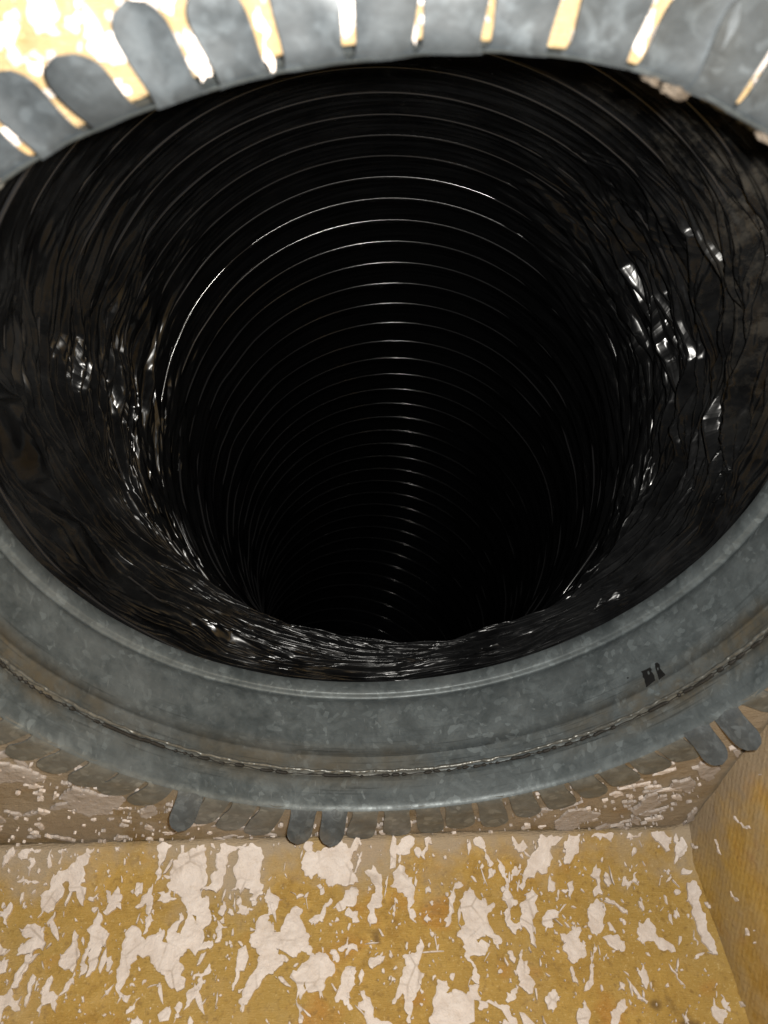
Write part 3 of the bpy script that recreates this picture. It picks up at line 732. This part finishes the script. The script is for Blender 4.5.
top_tabs = [-44.5, -40.3, -36.2, -32.1, -28.0, -23.8, -19.2, -14.7, -10.1, -5.7, -1.4, 3.0, 8.2, 13.2, 17.0, 21.0, 25.3, 29.8, 34.4, 39.0]
left = list(np.linspace(top_tabs[0], -147.2, 21)[1:-1])
low_left = [-147.2, -151.9, -156.6, -161.4]
low = [-166.6, -171.9]
right_low = list(np.linspace(188.1 - 5.25, 130.2, 11))
right = [125.0, 119.6] + list(np.linspace(114.6, top_tabs[-1] + 4.8, 15))
rt = random.Random(12)
dark_at = (-147.2, -166.6, -171.9, 125.0, 119.6)
for a in top_tabs + left + low_left + low + right_low + right:
    th = math.radians(a)
    dark = any(abs(a - d) < 0.1 for d in dark_at)
    down = math.cos(th) < -0.35
    shrink = 0.86 if -34 < a < -12 else 1.0
    L = shrink * (0.205 - 0.075 * min(1, max(0, (180 - abs((a + 180) % 360 - 180)) - 12) / 35) if down else 0.118 + 0.02 * (abs(a) > 30)) * rt.uniform(0.9, 1.08)
    W = (0.087 if down else 0.0755 + 0.010 * (abs(a - 10.7) < 3)) * rt.uniform(0.92, 1.06) * shrink
    if dark:
        tab(th, 0.108, 0.074, 0.55 + 0.15 * rt.random() + (0.2 if a > -150 else 0), rt.uniform(-0.05, 0.05), M_TAB_DARK, 0.8, 0.97)
    elif down:
        tab(th, L, W, -0.02 + 0.03 * rt.random(), rt.uniform(-0.06, 0.06), M_TAB_DUST)
    else:
        tab(th, 0.095 if a == -23.8 else L, W, 0.33 if a == -23.8 else rt.uniform(0.0, 0.06), rt.uniform(-0.12, 0.12), M_TAB, rt.uniform(-0.8, 0.8))

# ---- remains of a printed mark, half covered by the overlapping strip
INK = [[(130.442, .228), (128.598, .226), (128.474, .217), (128.687, .212), (128.415, .196), (128.52, .181), (130.5, .1745), (130.403, .192), (130.29, .202), (130.449, .21), (130.27, .221)],
       [(127.6, .229), (127.167, .229), (126.847, .22), (127.017, .207), (126.722, .192), (126.483, .18), (127.918, .176), (127.816, .204), (127.8, .215)],
       [(133.229, .231), (132.992, .232), (132.826, .228), (133.122, .226)]]
HOLES = {0: [(129.335, .218), (129.093, .218), (129.008, .21), (129.236, .206), (129.419, .21)],
         1: [(127.538, .212), (127.288, .214), (127.276, .207), (127.504, .204)]}
ri = random.Random(4)
for i, pl in enumerate(INK):
    sc = 57.3

    def flat(q):
        return np.array((q[0] / sc, q[1]))
    out_ = ragged([flat(q) for q in pl], ri, 0.03, 1 if i < 2 else 0)
    loops = [out_]
    if i in HOLES:
        loops.append([flat(q) for q in HOLES[i]])
    tri = tessellate_polygon([[Vector((p[0], p[1], 0)) for p in lp] for lp in loops])
    flatpts = [p for lp in loops for p in lp]
    V = []
    for p in flatpts:
        rr = 0.9978 + float(rim(np.array([p[0]]))[0]) * (1 - p[1] / 0.45)
        V.append((rr * math.sin(p[0]), p[1], rr * math.cos(p[0])))
    mesh('ink_print', V, tri, M_INK, collar, smooth=False)

# ---- dabs of brown sealant squeezed out at the mouth
def dab(th_deg, wid, drop, seed):
    """a lump of sealant hanging from the rim: th_deg round the mouth, drop = how far it hangs into the opening"""
    n, k = 36, 14
    t0 = math.radians(th_deg)
    A, Bq = np.meshgrid(np.linspace(0, 2 * np.pi, n, endpoint=False), np.linspace(0, np.pi, k), indexing='ij')
    ux, uy, uz = np.cos(Bq), np.sin(Bq) * np.cos(A), np.sin(Bq) * np.sin(A)
    lump = 1 + 0.30 * noise(ux * 2.5 + seed, uy * 2.5, uz * 2.5, 21) + 0.22 * noise(ux * 6 + seed, uy * 6, uz * 6, 22) + 0.10 * noise(ux * 14 + seed, uy * 14, uz * 14, 23)
    th = t0 + wid * ux * lump
    y = 0.010 + 0.014 * uy * lump
    r = 1.001 + rim(th) - 0.35 * drop - 0.65 * drop * uz * lump
    P = np.stack([r * np.sin(th), y, r * np.cos(th)], -1)
    return grid_mesh('sealant_dab', P, M_MASTIC, collar, wrap_u=True)


dab(14.6, 0.017, 0.013, 1.0)
dab(12.6, 0.012, 0.007, 5.3)
dab(23.0, 0.016, 0.008, 3.4)

# ================================================================== black flexible duct that drops away behind the collar
duct = thing('flexible_duct', 'black plastic flexible duct with wire rings curving down behind the collar', 'flexible duct')
KN = np.arange(57) * 0.2
OY = np.array([0.298, 0.496, 0.688, 0.871, 1.047, 1.218, 1.388, 1.557, 1.721, 1.88, 2.031, 2.175, 2.31, 2.438, 2.559, 2.672, 2.779, 2.879, 2.975, 3.069, 3.161, 3.252, 3.341, 3.427, 3.511, 3.591, 3.665, 3.736, 3.804, 3.868, 3.929, 3.987, 4.041, 4.093, 4.14, 4.181, 4.213, 4.235, 4.25, 4.259, 4.264, 4.265, 4.261, 4.253, 4.237, 4.214, 4.182, 4.14, 4.09, 4.03, 3.962, 3.885, 3.8, 3.706, 3.604, 3.495, 3.378])
OZ = np.array([0.996, 0.968, 0.914, 0.834, 0.737, 0.634, 0.529, 0.422, 0.308, 0.186, 0.055, -0.084, -0.231, -0.384, -0.544, -0.709, -0.878, -1.051, -1.227, -1.403, -1.581, -1.759, -1.938, -2.118, -2.3, -2.483, -2.669, -2.856, -3.044, -3.233, -3.424, -3.615, -3.808, -4.001, -4.196, -4.391, -4.589, -4.787, -4.987, -5.187, -5.387, -5.587, -5.787, -5.986, -6.186, -6.384, -6.582, -6.777, -6.971, -7.162, -7.35, -7.534, -7.715, -7.892, -8.064, -8.231, -8.394])
OA = np.radians([5.3, 11.6, 19.8, 26.8, 30.4, 31.4, 31.9, 33.5, 36.0, 39.1, 42.4, 45.7, 48.8, 51.7, 54.2, 56.7, 59.0, 60.7, 61.8, 62.3, 62.7, 63.3, 64.0, 64.6, 65.8, 67.4, 68.8, 69.8, 70.6, 71.7, 72.8, 73.8, 74.6, 75.6, 77.2, 79.4, 82.2, 84.9, 86.8, 88.0, 89.1, 90.3, 91.7, 93.4, 95.5, 98.0, 100.6, 103.3, 105.9, 108.6, 111.3, 114.0, 116.6, 119.3, 121.9, 124.5, 126.6])
PS = np.array([0, .15, .5, .95, 1.5, 2, 2.5, 3, 3.5, 4])
PV = np.radians([0, 0, 5.9, 15.1, 27, 37.5, 47, 55.5, 60, 62.7])
HL = np.array([1, 1, .975, .93, .96, .99, 1, 1, 1, 1])
FINE = np.arange(0, 11.2, 0.01)


def smooth_tab(vals, xs=KN, w=0.10):
    v = np.interp(FINE, xs, vals)
    k = np.exp(-0.5 * (np.arange(-40, 41) * 0.01 / w) ** 2)
    k /= k.sum()
    e = np.concatenate([v[0] + (np.arange(-40, 0)) * (v[1] - v[0]), v, v[-1] + np.arange(1, 41) * (v[-1] - v[-2])])
    return np.convolve(e, k, 'valid')


T_OY, T_OZ = smooth_tab(OY), smooth_tab(OZ)
_a = np.interp(FINE, KN, OA)
_p = np.interp(FINE, PS, PV)
_d = np.interp(3.2, PS, PV) - np.interp(3.2, KN, OA)
T_PSI = smooth_tab(np.where(FINE < 3.2, _p, _a + _d * np.clip(1 - (FINE - 3.2), 0, 1)), FINE, 0.12)
T_HL = smooth_tab(np.interp(FINE, PS, HL), FINE, 0.12)


def drift(s):
    v = np.maximum(s - 0.4, 0)
    return 0.04614 * v + 0.01714 * v ** 2 - 0.002624 * v ** 3


def tube(s, th, inward):
    """points of the duct wall: s along the outer side of the bend, th round it (0 = outer side), inward = displacement"""
    g = lambda T: np.interp(s, FINE, T)
    a, h = g(T_PSI), g(T_HL)
    N = np.stack([0 * a, np.sin(a), np.cos(a)], -1)
    dx = (drift(s + 0.01) - drift(s - 0.01)) / 0.02 + (0.080 - 0.01184 * s) * sstep(0.15, 0.8, s)
    T = np.stack([dx, np.cos(a), -np.sin(a)], -1)
    T /= np.linalg.norm(T, axis=-1, keepdims=True)
    B = np.cross(T, N)
    O = np.stack([drift(s), g(T_OY), g(T_OZ)], -1)
    C = O - N * h[..., None]
    k = 1 - inward
    return C + N * (h * k * np.cos(th))[..., None] + B * (k * np.sin(th))[..., None]


PITCH, S0 = 0.2146, 0.926 - 4 * 0.2146      # wire pitch and where the first turn sits
S_END = 10.6


def liner():
    nt = 1150
    s1 = np.concatenate([np.arange(0.02, 1.695, 0.0035), np.arange(1.7, 2.6, 0.0072)])
    s2 = np.arange(2.6, 5.0, 0.013)
    s3 = np.arange(5.0, S_END, 0.0238)
    s = np.concatenate([s1[s1 < 2.594], s2[s2 < 4.985], s3])
    th = np.linspace(-np.pi, np.pi, nt, endpoint=False)
    Q, TH = np.meshgrid(s, th, indexing='ij')
    # rows of the mesh run along the creases; every warp is piecewise straight, so creases stay straight and kink instead of flowing
    t0 = TH / (2 * np.pi)
    turn = t0 + 0.010 * facet(t0 * 16, Q * 4.0, 16, 71)
    near = 1 - sstep(2.0, 4.0, Q)
    SS = Q + near * sstep(0.05, 0.4, Q) * (0.085 * facet(turn * 13, Q * 2.2, 13, 61) + 0.040 * facet(turn * 29, Q * 5.0, 29, 62))
    q2 = Q
    c, sn = np.cos(TH), np.sin(TH)
    w = 0.5 * (1 - c)                                   # 0 on the outer (stretched) side, 1 on the inner (bunched) side
    lop = 0.10 * noise(c * 1.5, sn * 1.5, SS * 1.2, 5)
    bunch = sstep(0.07, 0.36, w + lop + 0.12 * np.sin(TH)) * (1 - 0.80 * sstep(0.9, 3.6, SS)) * sstep(0.10, 0.30, SS + 0.12 * noise(c * 4, sn * 4, SS * 0, 6))
    bunch = np.maximum(bunch, 0.10 * sstep(0.05, 0.35, w))
    bunch = np.maximum(bunch, 0.22 * sstep(0.10, 0.45, w) * (1 - 0.6 * sstep(3.0, 6.0, SS)))
    # phase within a turn of wire; the film sags outward between the wires where it is stretched
    ph = (SS - S0) / PITCH - TH / (2 * np.pi)
    sag = 0.5 * (1 - np.cos(2 * np.pi * ph))
    h = -0.020 * sag * (1 - 0.6 * bunch)
    # creases: long round the duct, short along it, uneven slant
    f1 = facet(turn * 26, q2 * 7.5, 26, 64)
    f2 = facet(turn * 24 + np.floor(q2 * 3), q2 * 21, 24, 65)
    f3 = facet(turn * 40, q2 * 37, 40, 66)
    f4 = facet(turn * 64, q2 * 54, 64, 67)

    # pleats: each starts with a steep face turned to the mouth and runs out slowly behind it
    def pleat(u, k, seed, rise=0.29):
        i = np.floor(u)
        p = u - i
        prof = np.where(p < rise, p / rise, (1 - p) / (1 - rise))
        amp = np.clip(facet(turn * k, i * 2.0, k, seed) * 0.9 + 0.42, 0, 1)
        return prof * amp
    p1 = pleat(q2 * 13 + 0.35 * facet(turn * 17, Q * 3.0, 17, 81) + 0.15 * f2, 17, 82)
    p2 = pleat(q2 * 25 + 0.5 * facet(turn * 21, Q * 4.0, 21, 83) + 0.12 * f3, 23, 84)
    p3 = pleat(q2 * 43 - 0.6 * facet(turn * 33, Q * 6.0, 33, 85), 37, 86, 0.36)
    tame = 1 - 0.6 * w ** 3
    fold = 0.020 * f1 + tame * (0.010 * f2 + 0.008 * f3 + 0.0065 * f4 + 0.036 * (p1 - 0.3) + 0.036 * (p2 - 0.3) + 0.025 * (p3 - 0.3))
    h = h + bunch * (fold + 0.022 * (0.5 - 0.5 * np.cos(2 * np.pi * (ph + 0.5)))) + (1 - bunch) * 0.0020 * f2 * sstep(0.0, 0.3, w)
    # where the film slips over the collar it stays outside the sleeve
    start = sstep(0.13, 0.24, SS)
    h = h * start - 0.030 * (1 - start)
    P = tube(SS, TH, h)
    o = grid_mesh('liner', P, M_FILM, duct, wrap_v=True)
    at = o.data.attributes.new('around', 'FLOAT_VECTOR', 'POINT')
    at.data.foreach_set('vector', np.stack([c, sn, SS], -1).astype(np.float32).ravel())
    return o


liner()


def coil():
    turns = int((S_END - 0.1 - S0) / PITCH)
    n = 220
    t = np.arange(turns * n) / n
    t = t[t > 0.6]
    th = ((t * 2 * np.pi) + np.pi) % (2 * np.pi) - np.pi
    s = S0 + PITCH * t
    k = np.linspace(0, 2 * np.pi, 8, endpoint=False)
    rad = 0.0050
    # ring plane follows the wall: s stays on its own plane for a whole turn
    s = S0 + PITCH * (t - 0)
    SS = s[:, None] + rad * np.sin(k)[None, :]
    IN = -0.0012 + ((0.0005 - 0.004 * np.sin(th) + 0.010 * noise(np.cos(th) * 5, np.sin(th) * 5, np.floor(t + 0.5) * 1.7, 16)) * sstep(0.06, 0.25, 0.5 - 0.5 * np.cos(th)))[:, None] + rad * np.cos(k)[None, :] + 0 * SS + 0.0003 * noise(t * 9, t * 0, t * 0, 15)[:, None]
    P = tube(SS, th[:, None] + 0 * SS, IN)
    return grid_mesh('wire_coil', P, M_WIRE, duct, wrap_v=True)


coil()
